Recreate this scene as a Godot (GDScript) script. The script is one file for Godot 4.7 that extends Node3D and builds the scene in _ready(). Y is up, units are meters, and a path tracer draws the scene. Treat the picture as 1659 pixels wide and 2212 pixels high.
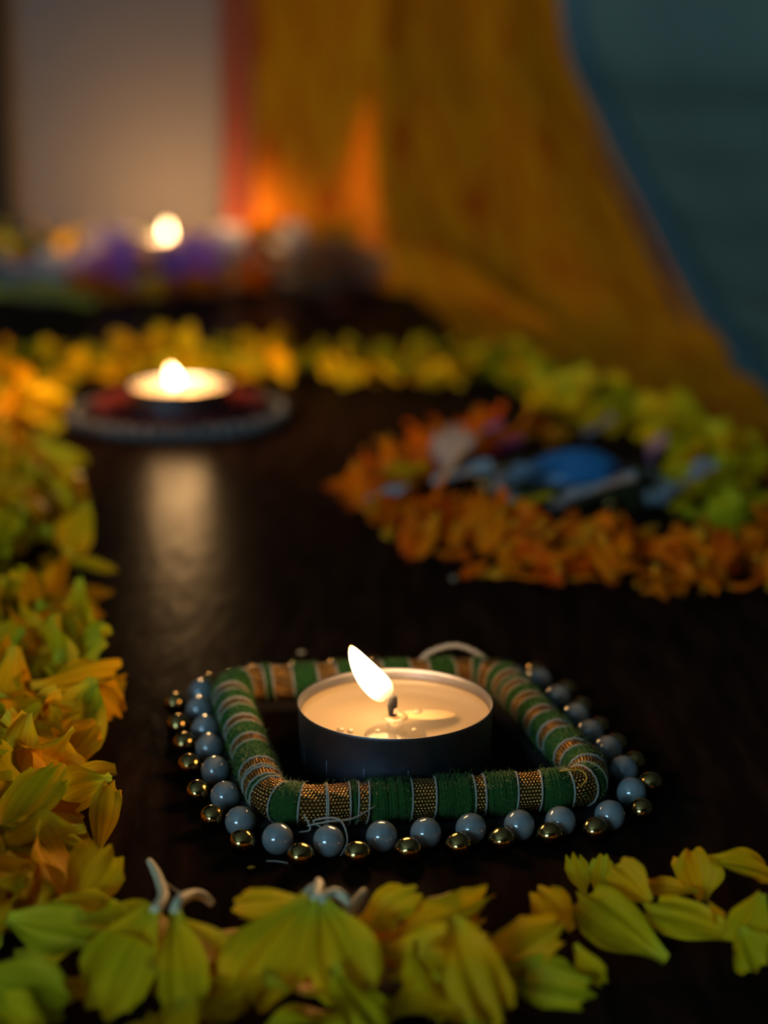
extends Node3D
# Lengths are written in millimetres and scaled to metres when a mesh is committed. The table top is y = 0.
const MM := 0.001
var rng := RandomNumberGenerator.new()
var taken := {}
var M := {}
var petals: Array[Mesh] = []
var small_petals: Array[Mesh] = []
var pile := {}


func _ready() -> void:
	rng.seed = 20231112
	make_camera()
	make_sky()
	make_materials()
	make_room()
	make_table()
	make_cloths()
	make_candles()
	make_holders()
	for i in 16:
		petals.append(petal_mesh(rng.randf_range(14, 19), rng.randf_range(8, 12.5), rng.randf_range(.1, .4), rng.randf_range(-.3, .05), rng.randf_range(.8, 1.7), i))
	for i in 10:
		small_petals.append(petal_mesh(rng.randf_range(10, 16), rng.randf_range(4.5, 7.5), rng.randf_range(.15, .5), rng.randf_range(-.4, .25), rng.randf_range(.6, 1.4), 50 + i))
	make_heroes()
	make_borders()
	make_flower_ring()
	make_back_flowers()
	make_crumbs()


# ---------- camera, light, air ----------
func make_camera() -> void:
	var cam := Camera3D.new()
	cam.name = "camera"
	add_child(cam)
	var lens := CameraAttributesPhysical.new()
	lens.frustum_focal_length = 39.73          # 33.6 degrees from top to bottom
	lens.exposure_aperture = 5.6
	lens.frustum_focus_distance = 0.305
	lens.frustum_near = 0.02
	lens.frustum_far = 50.0
	cam.attributes = lens
	cam.position = Vector3(0, 0.1346, 0)
	cam.rotation_degrees = Vector3(-14.777, 0, 0)
	cam.current = true


func make_sky() -> void:
	var e := Environment.new()
	var sky := Sky.new()
	var dusk := ProceduralSkyMaterial.new()
	dusk.sky_top_color = Color(0.10, 0.16, 0.26)
	dusk.sky_horizon_color = Color(0.22, 0.30, 0.38)
	dusk.ground_bottom_color = Color(0.05, 0.06, 0.07)
	dusk.ground_horizon_color = Color(0.18, 0.24, 0.30)
	sky.sky_material = dusk
	e.background_mode = Environment.BG_SKY
	e.sky = sky
	e.tonemap_mode = Environment.TONE_MAPPER_LINEAR
	e.tonemap_exposure = 1.0
	e.sdfgi_enabled = true
	e.ssao_enabled = true
	e.ssil_enabled = true
	var w := WorldEnvironment.new()
	w.name = "dusk"
	w.environment = e
	add_child(w)
	# daylight that comes through the two panes of the window behind the camera
	for x in [-1870.0, -1230.0]:
		var day := AreaLight3D.new()
		day.name = "window_daylight"
		day.area_size = Vector2(0.50, 0.70)
		day.light_color = Color(0.63, 0.87, 1.0)
		day.light_energy = 0.08
		day.light_size = 0.5
		day.omni_range_set(8.0) if day.has_method("omni_range_set") else day.set("area_range", 8.0)
		day.shadow_enabled = true
		day.position = Vector3(x, 800, 2180) * MM
		day.rotation_degrees = Vector3(0, 0, 0)
		add_child(day, true)


# ---------- small helpers ----------
func numbered(called: String) -> String:
	var n: int = taken.get(called, 0)
	taken[called] = n + 1
	return called if n == 0 else "%s_%03d" % [called, n]


func tag(o: Node, label: String, category: String, group := "", kind := "") -> void:
	o.set_meta("label", label)
	if category:
		o.set_meta("category", category)
	if group:
		o.set_meta("group", group)
	if kind:
		o.set_meta("kind", kind)


func thing(called: String, label: String, category: String, at := Vector3.ZERO, turn := 0.0, group := "") -> Node3D:
	var o := Node3D.new()
	o.name = numbered(called)
	o.position = at * MM
	o.rotation.y = turn
	tag(o, label, category, group)
	add_child(o, true)
	return o


func begin() -> SurfaceTool:
	var st := SurfaceTool.new()
	st.begin(Mesh.PRIMITIVE_TRIANGLES)
	return st


func done(st: SurfaceTool) -> Mesh:
	st.generate_normals()
	return st.commit()


func put(called: String, mesh: Mesh, mat: Material, parent: Node = null) -> MeshInstance3D:
	var o := MeshInstance3D.new()
	o.name = numbered(called) if parent == null else called
	o.mesh = mesh
	o.material_override = mat
	(self if parent == null else parent).add_child(o, true)
	return o


func struct(called: String, mesh: Mesh, mat: Material, label: String, parent: Node = null) -> MeshInstance3D:
	var o := put(called, mesh, mat, parent)
	if parent == null:
		o.name = called
		o.set_meta("kind", "structure")
		o.set_meta("label", label)
	return o


# rows of points (mm) joined to a skin
func skin(st: SurfaceTool, rows: Array, uvs: Array = [], base := 0) -> int:
	var n: int = rows[0].size()
	for r in rows.size():
		for c in n:
			st.set_uv(uvs[r][c] if uvs.size() else Vector2(float(c) / (n - 1), float(r) / (rows.size() - 1)))
			st.add_vertex(rows[r][c] * MM)
	for r in rows.size() - 1:
		for c in n - 1:
			var a := base + r * n + c
			st.add_index(a); st.add_index(a + 1); st.add_index(a + n)
			st.add_index(a + 1); st.add_index(a + n + 1); st.add_index(a + n)
	return base + rows.size() * n


func lathe(profile: Array, sides := 48, c := Vector3.ZERO) -> Mesh:
	var st := begin()
	var rows := []
	for p in profile:
		var row := PackedVector3Array()
		for k in sides + 1:
			var a := TAU * k / sides
			row.append(c + Vector3(cos(a) * p.x, p.y, sin(a) * p.x))
		rows.append(row)
	skin(st, rows)
	return done(st)


func tube_rows(points: Array, radii: Array, sides: int) -> Array:
	var rows := []
	var up := Vector3(0.13, 0.97, 0.21)
	for i in points.size():
		var t: Vector3 = (points[mini(i + 1, points.size() - 1)] - points[maxi(i - 1, 0)]).normalized()
		var n := (up - t * up.dot(t))
		if n.length() < 0.05:
			n = t.cross(Vector3.RIGHT)
		n = n.normalized()
		up = n
		var b := t.cross(n)
		var row := PackedVector3Array()
		for k in sides + 1:
			var a := TAU * k / sides
			row.append(points[i] + (n * cos(a) + b * sin(a)) * radii[mini(i, radii.size() - 1)])
		rows.append(row)
	return rows


func smooth(points: Array, steps := 6) -> Array:
	var out := []
	for i in points.size() - 1:
		var p0: Vector3 = points[maxi(i - 1, 0)]
		var p3: Vector3 = points[mini(i + 2, points.size() - 1)]
		for k in steps:
			out.append(points[i].cubic_interpolate(points[i + 1], p0, p3, float(k) / steps))
	out.append(points[-1])
	return out


func tube(points: Array, radii: Array, sides := 8) -> Mesh:
	var st := begin()
	var pts := points.duplicate()
	var rs := []
	for i in pts.size():
		var f := float(i) / (pts.size() - 1) * (radii.size() - 1)
		var j := mini(int(f), radii.size() - 2) if radii.size() > 1 else 0
		rs.append(lerpf(radii[j], radii[j + 1], f - j) if radii.size() > 1 else radii[0])
	# rounded ends
	pts.push_front(pts[0] - (pts[1] - pts[0]).normalized() * rs[0] * .3)
	pts.append(pts[-1] + (pts[-1] - pts[-2]).normalized() * rs[-1] * .3)
	rs.push_front(rs[0] * .05)
	rs.append(rs[-1] * .05)
	skin(st, tube_rows(pts, rs, sides))
	return done(st)


# a box with chamfered edges, mm
func slab(lo: Vector3, hi: Vector3, b := 1.0) -> Mesh:
	var st := begin()
	var c := (lo + hi) / 2
	var h := (hi - lo) / 2
	b = minf(b, h[h.min_axis_index()] * .45)
	st.set_smooth_group(-1)
	var quad := func(q: Array):
		var nrm: Vector3 = (q[1] - q[0]).cross(q[2] - q[0])
		if nrm.dot(q[0] + q[1] + q[2] + q[3] - c * 4) > 0:
			q.reverse()
		for k in [0, 1, 2, 0, 2, 3]:
			st.add_vertex(q[k] * MM)
	for ax in 3:
		var u := (ax + 1) % 3
		var v := (ax + 2) % 3
		for s in [-1, 1]:
			var q := []
			for k in [[-1, -1], [1, -1], [1, 1], [-1, 1]]:
				var p := Vector3.ZERO
				p[ax] = s * h[ax]; p[u] = k[0] * (h[u] - b); p[v] = k[1] * (h[v] - b)
				q.append(c + p)
			quad.call(q)
		for su in [-1, 1]:
			for sv in [-1, 1]:
				var q := []
				for k in [[-1, 0], [1, 0], [1, 1], [-1, 1]]:
					var p := Vector3.ZERO
					p[ax] = k[0] * (h[ax] - b)
					p[u] = su * (h[u] - (b if k[1] == 0 else 0.0)); p[v] = sv * (h[v] - (0.0 if k[1] == 0 else b))
					q.append(c + p)
				quad.call(q)
	for sx in [-1, 1]:
		for sy in [-1, 1]:
			for sz in [-1, 1]:
				var t := [c + Vector3(sx * h.x, sy * (h.y - b), sz * (h.z - b)), c + Vector3(sx * (h.x - b), sy * h.y, sz * (h.z - b)), c + Vector3(sx * (h.x - b), sy * (h.y - b), sz * h.z)]
				if (t[1] - t[0]).cross(t[2] - t[0]).dot(t[0] - c) > 0:
					t.reverse()
				for p in t:
					st.add_vertex(p * MM)
	return done(st)


func ball(r: float, rings := 12, sides := 18, squash := 1.0) -> Mesh:
	var prof := []
	for i in rings + 1:
		var a := PI * i / rings
		prof.append(Vector2(sin(a) * r + .001, -cos(a) * r * squash))
	return lathe(prof, sides)


# ---------- materials ----------
func mat(called: String, c: Color, rough: float, metal := 0.0) -> StandardMaterial3D:
	var m := StandardMaterial3D.new()
	m.resource_name = called
	m.albedo_color = c
	m.roughness = rough
	m.metallic = metal
	m.cull_mode = BaseMaterial3D.CULL_DISABLED
	M[called] = m
	return m


func noise_tex(freq: float, w: int, h: int, octaves: int, sd: int, ramp: Array = [], bump := 0.0) -> NoiseTexture2D:
	var n := FastNoiseLite.new()
	n.seed = sd
	n.frequency = freq
	n.fractal_octaves = octaves
	var t := NoiseTexture2D.new()
	t.width = w
	t.height = h
	t.seamless = true
	t.noise = n
	if ramp.size():
		var g := Gradient.new()
		g.offsets = PackedFloat32Array(ramp.map(func(x): return x[0]))
		g.colors = PackedColorArray(ramp.map(func(x): return x[1]))
		t.color_ramp = g
	if bump > 0.0:
		t.as_normal_map = true
		t.bump_strength = bump
	return t


func petal_texture(tip: Color, mid: Color, base: Color, sd: int) -> ImageTexture:
	var r := RandomNumberGenerator.new()
	r.seed = sd
	var im := Image.create(96, 128, false, Image.FORMAT_RGB8)
	var streak := []
	for x in 96:
		streak.append(r.randf_range(-.03, .03) + .03 * sin(x * .9) + .03 * sin(x * .37 + sd))
	for y in 128:
		var u := y / 127.0
		var c := base.lerp(mid, smoothstep(0.02, 0.3, u)).lerp(tip, smoothstep(.55, 1.0, u))
		for x in 96:
			var s: float = streak[x] * (1.0 - .4 * u) + r.randf_range(-.015, .015)
			im.set_pixel(x, y, Color(c.r + s, c.g + s, c.b + s * .4))
	return ImageTexture.create_from_image(im)


func make_materials() -> void:
	var m: StandardMaterial3D
	for k in 3:
		m = mat("yellow_petal_%d" % k, Color.WHITE, .55)
		m.albedo_texture = [petal_texture(Color(.96, .68, .02), Color(.97, .72, .03), Color(.90, .78, .16), 3), petal_texture(Color(.90, .72, .03), Color(.91, .74, .04), Color(.86, .80, .16), 5), petal_texture(Color(.80, .72, .06), Color(.78, .72, .08), Color(.80, .80, .18), 8)][k]
		m.backlight_enabled = true
		m.backlight = Color(.72, .72, .72)
		m.metallic_specular = .22
	for k in 2:
		m = mat("orange_petal_%d" % k, Color.WHITE, .55)
		m.albedo_texture = [petal_texture(Color(.93, .50, .02), Color(.94, .54, .03), Color(.88, .66, .14), 11), petal_texture(Color(.86, .36, .02), Color(.90, .42, .02), Color(.88, .56, .10), 14)][k]
		m.backlight_enabled = true
		m.backlight = Color(.8, .8, .8)
		m.metallic_specular = .22
	for q in [["white_petal", Color(.70, .72, .72)], ["purple_petal", Color(.58, .30, .70)], ["magenta_petal", Color(.75, .10, .50)], ["red_petal", Color(.70, .05, .04)], ["pale_blue_petal", Color(.42, .54, .60)], ["brown_leaf", Color(.30, .17, .09)], ["green_leaf", Color(.66, .70, .05)]]:
		m = mat(q[0], q[1], .6)
		m.backlight_enabled = true
		m.backlight = Color(.8, .8, .8)
	mat("stalk", Color(.86, .80, .62), .5)
	# dark wood: fine grain running away from the viewer
	m = mat("dark_wood", Color.WHITE, .36)
	m.albedo_texture = noise_tex(.02, 512, 512, 4, 5, [[0.0, Color(.095, .065, .048)], [.45, Color(.14, .092, .066)], [.8, Color(.185, .122, .09)], [1.0, Color(.235, .155, .115)]])
	m.roughness_texture = noise_tex(.012, 256, 256, 4, 9, [[0.0, Color(.75, .75, .75)], [1.0, Color(1, 1, 1)]])
	m.normal_enabled = true
	m.normal_texture = noise_tex(.03, 512, 512, 3, 6, [], 5.0)
	m.normal_scale = .07
	m.uv1_triplanar = true
	m.uv1_scale = Vector3(14, 14, 2.2)
	m.metallic_specular = .03
	mat("wall_paint", Color(.42, .39, .37), .85)
	M.wall_paint.normal_enabled = true
	M.wall_paint.normal_texture = noise_tex(.03, 256, 256, 4, 21, [], 3.0)
	M.wall_paint.normal_scale = .3
	M.wall_paint.uv1_triplanar = true
	M.wall_paint.uv1_scale = Vector3(4, 4, 4)
	mat("ceiling_paint", Color(.80, .79, .77), .9)
	m = mat("floor_tile", Color.WHITE, .5)
	m.albedo_texture = noise_tex(.01, 256, 256, 4, 22, [[0.0, Color(.36, .31, .27)], [1.0, Color(.46, .41, .36)]])
	m.uv1_triplanar = true
	mat("black_door", Color(.02, .022, .018), .9)
	mat("window_frame", Color(.75, .75, .73), .5)
	m = mat("window_glass", Color(.55, .60, .65), .3)      # frosted panes, lit from outside by the dusk
	m.emission_enabled = true
	m.emission = Color(.62, .84, .98)
	m.emission_energy_multiplier = 17.0
	# cloths
	m = mat("yellow_cloth", Color(.98, .56, .012), .8)
	m.albedo_texture = noise_tex(.016, 512, 512, 3, 31, [[0.0, Color(.72, .42, .5)], [.3, Color(.91, .71, .75)], [.45, Color(.98, .95, 1)], [1.0, Color(1, 1, 1)]])
	m.uv1_scale = Vector3(2.6, 1.1, 1)
	m.metallic_specular = .2
	m.rim_enabled = true
	m.rim = .9
	m.rim_tint = 1.0
	m.normal_enabled = true
	m.normal_texture = noise_tex(.2, 256, 256, 2, 33, [], 4.0)
	m.normal_scale = .4
	m = mat("red_border", Color(.64, .26, .09), .85)
	m = mat("teal_cloth", Color.WHITE, .8)
	m.albedo_texture = noise_tex(.012, 256, 256, 4, 41, [[0.0, Color(.42, .48, .43)], [1.0, Color(.48, .54, .48)]])
	mat("teal_border", Color(.35, .50, .52), .75)
	# candle
	m = mat("tin", Color(.45, .45, .48), .42, 1.0)
	m.normal_enabled = true
	m.normal_texture = noise_tex(.05, 256, 256, 3, 51, [], 2.0)
	m.normal_scale = .15
	m = mat("wax", Color(.375, .32, .24), .45)
	m.clearcoat_enabled = true
	m.clearcoat = .4
	m.clearcoat_roughness = .15
	mat("painted_glare", Color(.58, .49, .35), .3)  # lighter wax colour that paints the flame's glare on the pool
	m = mat("molten_wax", Color(1.0, .95, .85, .06), .06)
	m.metallic_specular = .3
	m.transparency = BaseMaterial3D.TRANSPARENCY_ALPHA
	mat("dim_metal", Color(.15, .11, .075), .5)
	mat("wick_cotton", Color(.82, .66, .45), .8)
	mat("charred_wick", Color(.03, .025, .02), .9)
	m = mat("ember", Color(.2, .05, .02), .8)
	m.emission_enabled = true
	m.emission = Color(1, .62, .38)
	m.emission_energy_multiplier = 2.0
	m = mat("flame", Color(1, 1, 1), 1.0)
	var g := Gradient.new()
	g.offsets = PackedFloat32Array([0, .12, .28, .9, 1])
	g.colors = PackedColorArray([Color(.8, .6, .6, .0), Color(.9, .7, .5, .30), Color(1, 1, 1, 1), Color(1, 1, 1, 1), Color(1, .75, .4, .9)])
	var gt := GradientTexture2D.new()
	gt.gradient = g
	gt.width = 8
	gt.height = 128
	gt.fill_from = Vector2(0, 0)
	gt.fill_to = Vector2(0, 1)
	m.albedo_texture = gt
	m.transparency = BaseMaterial3D.TRANSPARENCY_ALPHA
	m.metallic_specular = 0.0
	m.emission_enabled = true
	var g2 := Gradient.new()
	g2.offsets = PackedFloat32Array([0, .15, .32, .85, 1])
	g2.colors = PackedColorArray([Color(.35, .22, .30), Color(.8, .48, .24), Color(1, .86, .62), Color(1, .84, .58), Color(1, .6, .22)])
	var gt2 := gt.duplicate()
	gt2.gradient = g2
	m.emission_texture = gt2
	m.emission_operator = BaseMaterial3D.EMISSION_OP_MULTIPLY
	m.emission = Color.WHITE
	m.emission_energy_multiplier = 12.0
	# holders
	m = mat("green_yarn", Color(.085, .27, .02), .95)
	m.rim_enabled = true
	m.rim = .5
	m.rim_tint = .8
	m = mat("green_fuzz", Color(.28, .50, .04), .9)
	m.backlight_enabled = true
	m.backlight = Color(.8, .8, .8)
	mat("dull_bead", Color(.42, .43, .42), .35)
	mat("red_yarn", Color(.34, .03, .028), .95)
	mat("olive_yarn", Color(.20, .19, .05), .9)
	mat("backing_card", Color(.10, .07, .05), .9)
	m = mat("pearl", Color(.53, .56, .55), .13)
	m.metallic_specular = .7
	m.clearcoat_enabled = true
	m.clearcoat = 1.0
	m.clearcoat_roughness = .07
	m = mat("gold_bead", Color(.74, .61, .36), .13, 1.0)
	m.normal_enabled = true
	m.normal_texture = noise_tex(.02, 128, 128, 2, 61, [], 3.0)
	m.normal_scale = .2
	mat("white_thread", Color(.62, .60, .54), .8)
	mat("gold_thread", Color(.85, .62, .16), .5, .3)
	m = mat("gold_ribbon", Color.WHITE, .38, .85)
	var im := Image.create(64, 64, false, Image.FORMAT_RGB8)
	var nm := Image.create(64, 64, false, Image.FORMAT_RGB8)
	for y in 64:
		for x in 64:
			var p := Vector2(fposmod(x + (8 if (y / 16) % 2 else 0), 16) - 7.5, fposmod(y, 16) - 7.5)
			var d := p.length() / 8.0
			var up := clampf(1.15 - d, 0, 1)
			im.set_pixel(x, y, Color(.30, .17, .06).lerp(Color(.93, .70, .34), smoothstep(.25, .6, up)))
			nm.set_pixel(x, y, Color(up, up, up))
	nm.bump_map_to_normal_map(6.0)
	m.albedo_texture = ImageTexture.create_from_image(im)
	m.normal_enabled = true
	m.normal_texture = ImageTexture.create_from_image(nm)
	m = mat("blue_glaze", Color(.15, .43, .62), .24)
	m.clearcoat_enabled = true
	m.clearcoat = .5
	mat("painted_shade_glaze", Color(.02, .03, .22), .3)  # dark blue that paints the ornament's shaded side


# ---------- the room ----------
func make_room() -> void:
	struct("floor", slab(Vector3(-2500, -640, -1410), Vector3(1700, -600, 2300)), M.floor_tile, "plain brown-grey floor under the table")
	struct("ceiling", slab(Vector3(-2500, 1800, -1410), Vector3(1700, 1840, 2300)), M.ceiling_paint, "plain pale ceiling above the table")
	struct("wall_back", slab(Vector3(-2500, -600, -1410), Vector3(1700, 1800, -1310)), M.wall_paint, "smooth grey-beige wall behind the back candle, warmly lit low down")
	struct("wall_left", slab(Vector3(-2500, -600, -1310), Vector3(-2400, 1800, 2200)), M.wall_paint, "plain wall on the left side of the room")
	struct("wall_right", slab(Vector3(1600, -600, -1310), Vector3(1700, 1800, 2200)), M.wall_paint, "plain wall on the right side of the room")
	# the wall behind the camera has a window with two panes
	var wf := Node3D.new()
	wf.name = "wall_front"
	tag(wf, "plain wall behind the camera with a two-pane window", "", "", "structure")
	add_child(wf)
	for q in [[-2500, -600, 1700, 430], [-2500, 1170, 1700, 1800], [-2500, 430, -2140, 1170], [-960, 430, 1700, 1170]]:
		put("wall_piece", slab(Vector3(q[0], q[1], 2200), Vector3(q[2], q[3], 2300)), M.wall_paint, wf)
	var wi := Node3D.new()
	wi.name = "window_1"
	tag(wi, "window with two tall panes in the wall behind the camera", "", "", "structure")
	add_child(wi)
	for q in [[-2140, 430, -2120, 1170], [-980, 430, -960, 1170], [-1620, 450, -1480, 1150], [-2120, 430, -980, 450], [-2120, 1150, -980, 1170]]:
		put("frame_bar", slab(Vector3(q[0], q[1], 2210), Vector3(q[2], q[3], 2260)), M.window_frame, wi)
	for q in [[-2120, -1620], [-1480, -980]]:
		put("pane", slab(Vector3(q[0], 450, 2232), Vector3(q[1], 1150, 2236)), M.window_glass, wi)
	var d := struct("door_1", slab(Vector3(-1150, -600, -1310), Vector3(-281, 1450, -1285), 3), M.black_door, "black door edge at the far left beside the grey-beige wall")
	put("door_handle", tube([Vector3(-420, 420, -1285), Vector3(-420, 420, -1250), Vector3(-520, 420, -1245)], [7.0, 7.0]), M.tin, d)


func make_table() -> void:
	var t := thing("table", "dark brown polished wooden table carrying candles, beads and petals", "table", Vector3(0, -600, 0))
	put("tabletop", slab(Vector3(-620, 566, -1306), Vector3(640, 600, 190), 2), M.dark_wood, t)
	for x in [-560.0, 580.0]:
		for z in [-1240.0, 130.0]:
			put("leg", slab(Vector3(x - 30, 0, z - 30), Vector3(x + 30, 566, z + 30), 3), M.dark_wood, t)


func catmull(a: Array, f: float) -> Vector3:
	var i := clampi(int(f), 0, a.size() - 2)
	return a[i].cubic_interpolate(a[i + 1], a[maxi(i - 1, 0)], a[mini(i + 2, a.size() - 1)], f - i)


func cloth(left: Array, right: Array, bumps: Callable, n_s: int, n_t: int, thick: float) -> Mesh:
	var rows := []
	for r in n_t + 1:
		var f := float(r) / n_t * (left.size() - 1)
		var a := catmull(left, f)
		var b := catmull(right, f)
		var row := PackedVector3Array()
		for c in n_s + 1:
			row.append(a.lerp(b, float(c) / n_s))
		rows.append(row)
	var top := []
	var under := []
	for r in n_t + 1:
		var t_row := PackedVector3Array()
		var u_row := PackedVector3Array()
		for c in n_s + 1:
			var du: Vector3 = rows[r][mini(c + 1, n_s)] - rows[r][maxi(c - 1, 0)]
			var dv: Vector3 = rows[mini(r + 1, n_t)][c] - rows[maxi(r - 1, 0)][c]
			var n := dv.cross(du).normalized()
			if n.y < -.2 or n.z < -.5:
				n = -n
			var p: Vector3 = rows[r][c] + n * bumps.call(float(c) / n_s, float(r) / n_t, rows[r][c])
			p.y = maxf(p.y, thick + .2)
			t_row.append(p)
			var q := p - n * thick
			q.y = maxf(q.y, .1)
			u_row.append(q)
		top.append(t_row)
		under.append(u_row)
	var st := begin()
	var base := skin(st, top)
	base = skin(st, under, [], base)
	for side in [0, n_s]:
		var edge := []
		for r in n_t + 1:
			edge.append(PackedVector3Array([top[r][side], under[r][side]]))
		base = skin(st, edge, [], base)
	skin(st, [top[n_t], under[n_t]], [], base)
	return done(st)


func make_cloths() -> void:
	var lf := [Vector3(-91, 420, -1197), Vector3(-91, 185, -1197), Vector3(-91, 95, -1197), Vector3(-92, 42, -1196), Vector3(-90, 12, -1188), Vector3(-62, 3, -1145), Vector3(15, 2, -1019), Vector3(44, 2, -801), Vector3(85, 2, -729), Vector3(107, 2, -615), Vector3(128, 2, -550)]
	var rt := [Vector3(124, 420, -1292), Vector3(129, 180, -1265), Vector3(144, 101, -1150), Vector3(158.5, 51, -1030), Vector3(163, 17, -890), Vector3(163, 5, -790), Vector3(159, 2, -690), Vector3(156, 2, -620), Vector3(153, 2, -570), Vector3(150, 2, -520), Vector3(147, 2, -480)]
	var bumps := func(s: float, t: float, p: Vector3) -> float:
		var hang := 1.0 - smoothstep(.3, .55, t)
		var v := 3.5 * sin(s * 24.0 + 1.0) * hang * smoothstep(0.3, .5, s)
		v += 19.0 * exp(-pow((s - .40) / .08, 2)) * (1.0 - smoothstep(.42, .5, t))          # the fold the back candle catches
		var crest := s - (.49 + (t - .35) * .55)
		v += 15.0 * exp(-pow(crest / (.07 if crest < 0.0 else .028), 2)) * exp(-pow((t - .44) / .09, 2))
		v += 1.2 * sin(p.x * .11 + p.z * .05) * smoothstep(.4, .6, t)
		return v
	var y := thing("draped_cloth", "long yellow cloth hanging down the wall and spreading over the table", "cloth")
	put("yellow_panel", cloth(lf, rt, bumps, 90, 150, .7), M.yellow_cloth, y)
	var rl := []
	var rb := []
	for p in lf.slice(0, 6):
		rl.append(p + Vector3(-22, 0, -8.5))
		rb.append(p + Vector3(2, .0, 1.2))
	var b := put("border", cloth(rl, rb, func(_s, _t, _p): return 0.0, 6, 60, .7), M.red_border, y)
	b.set_meta("label", "brick-red border along the cloth's left edge")
	var tl := []
	var tb := []
	for p in rt:
		tl.append(p + Vector3(-4, -.6, 0))
		tb.append(p + Vector3(11, -.5, -2))
	var tr := put("edge_trim", cloth(tl, tb, func(_s, _t, _p): return 0.0, 6, 90, .7), M.teal_border, y)
	tr.set_meta("label", "blue-teal strip along the cloth's right edge")
	var a := []
	var c := []
	for p in rt:
		a.append(p + Vector3(-12, -2.6, -4))
		c.append(Vector3(p.x + 330, p.y * .85 - 2.0, p.z - 40))
	var ribs := func(s: float, t: float, p: Vector3) -> float:
		return (1.6 * sin(t * 78.0 + s * 1.3) + 1.1 * sin(t * 31.0 + s * 3.0)) * (1.0 - smoothstep(.45, .8, t)) * smoothstep(0.0, .12, s)
	var te := thing("teal_cloth", "grey-teal cloth with faint horizontal ribs, right of the yellow cloth", "cloth")
	put("teal_panel", cloth(a, c, ribs, 40, 150, .7), M.teal_cloth, te)
	for q in [catmull(a, 3.1).lerp(catmull(c, 3.1), .10), catmull(a, 3.7).lerp(catmull(c, 3.7), .08)]:
		var sq := put("sequin", lathe([Vector2(.01, .5), Vector2(1.3, .3), Vector2(1.6, 0), Vector2(.01, -.2)], 12), M.gold_bead, te)
		sq.position = (q + Vector3(0, 2.0, 2.2)) * MM
		sq.rotation.x = .9


# ---------- candles ----------
func tealight(label: String, at: Vector3, turn: float, axis: Array, energy: float) -> void:
	var t := thing("tealight_candle", label, "candle", at, turn, "tealight candles")
	var prof := [Vector2(.01, .5), Vector2(16.0, .5), Vector2(17.2, .1), Vector2(17.9, .9), Vector2(18.35, 4), Vector2(18.6, 10), Vector2(18.75, 15.2), Vector2(18.95, 15.75), Vector2(18.85, 16.0), Vector2(18.55, 15.9), Vector2(18.45, 15.2), Vector2(18.3, 10), Vector2(18.0, 4), Vector2(17.4, 1.4), Vector2(.01, 1.1)]
	var tin := put("tin_cup", lathe(prof, 96), M.tin, t)
	for k in 14:
		var a := TAU * k / 14 + .1
		var d := Vector3(cos(a), 0, sin(a))
		put("flute", tube([d * 18.0 + Vector3(0, 1.2, 0), d * 18.38 + Vector3(0, 6, 0), d * 18.55 + Vector3(0, 12.5, 0)], [.12, .16, .08], 6), M.tin, tin)
	put("wax", lathe([Vector2(.01, 8.6), Vector2(4, 8.7), Vector2(8, 9.2), Vector2(12, 10.1), Vector2(15.5, 11.3), Vector2(17.4, 12.6), Vector2(18.1, 13.5), Vector2(18.38, 14.0), Vector2(18.4, 9), Vector2(.01, 2)], 72), M.wax, t)
	put("molten_pool", lathe([Vector2(.01, 12.7), Vector2(9, 12.7), Vector2(16.5, 12.75), Vector2(18.2, 13.05)], 72), M.molten_wax, t)
	put("wick_plate", lathe([Vector2(6.0, 8.75), Vector2(6.0, 9.15), Vector2(5.6, 9.35), Vector2(2.4, 9.5), Vector2(1.7, 10.2), Vector2(1.6, 11.4), Vector2(1.2, 11.4), Vector2(1.1, 9.4)], 40), M.dim_metal, t)
	put("meniscus", lathe([Vector2(2.5, 12.7), Vector2(2.2, 13.15), Vector2(1.7, 12.75)], 32), M.wax, t)
	for q in [[-10.5, 5.0, .8], [-8.6, 5.6, .7], [-3.4, 5.6, .6], [3.6, 5.0, .6], [4.4, -4.4, .9]]:
		var bu := put("wax_bead", ball(q[2], 8, 12, .7), M.wax, t)
		bu.position = Vector3(q[0], 12.1, q[1]) * MM
	var patch := put("glare_patch", lathe([Vector2(.01, .32), Vector2(1.6, .28), Vector2(3.2, .16), Vector2(4.6, -.06)], 24), M.painted_glare, t)  # painted hot spot beside the wick, glare put into a pale disc
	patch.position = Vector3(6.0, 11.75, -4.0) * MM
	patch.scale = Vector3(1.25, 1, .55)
	var w := put("wick", tube(smooth([Vector3(-.2, 8.8, .2), Vector3(-.3, 11, 0), Vector3(-.5, 13.2, 0)]), [.85, .8, .75], 10), M.wick_cotton, t)
	put("charred_tip", tube(smooth([Vector3(-.5, 13.1, 0), Vector3(-.6, 15.2, 0), Vector3(-.45, 17.0, -.1)]), [.8, .95, 1.0, .8], 10), M.charred_wick, w)
	put("ember", tube([Vector3(-.1, 13.8, .55), Vector3(0, 14.7, .6)], [.42, .36], 8), M.ember, w)
	# flame: a teardrop swept along its bent axis
	var pts := smooth(axis, 8)
	var rs := []
	for i in pts.size():
		var u := float(i) / (pts.size() - 1)
		rs.append(.08 + 2.65 * pow(sin(PI * pow(u, .62)), .85) * (1.0 - .25 * u))
	var st := begin()
	skin(st, tube_rows(pts, rs, 24))
	var f := put("flame", done(st), M.flame, t)
	var l := OmniLight3D.new()
	l.name = "flame_light"
	l.light_color = Color(1.0, .77, .50)
	l.light_energy = energy
	l.omni_range = 6.0
	l.omni_attenuation = 2.0
	l.light_size = .004
	l.shadow_enabled = true
	l.position = Vector3(axis[3].x * .4, axis[3].y + 1.2, 0) * MM
	f.add_child(l)


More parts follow.
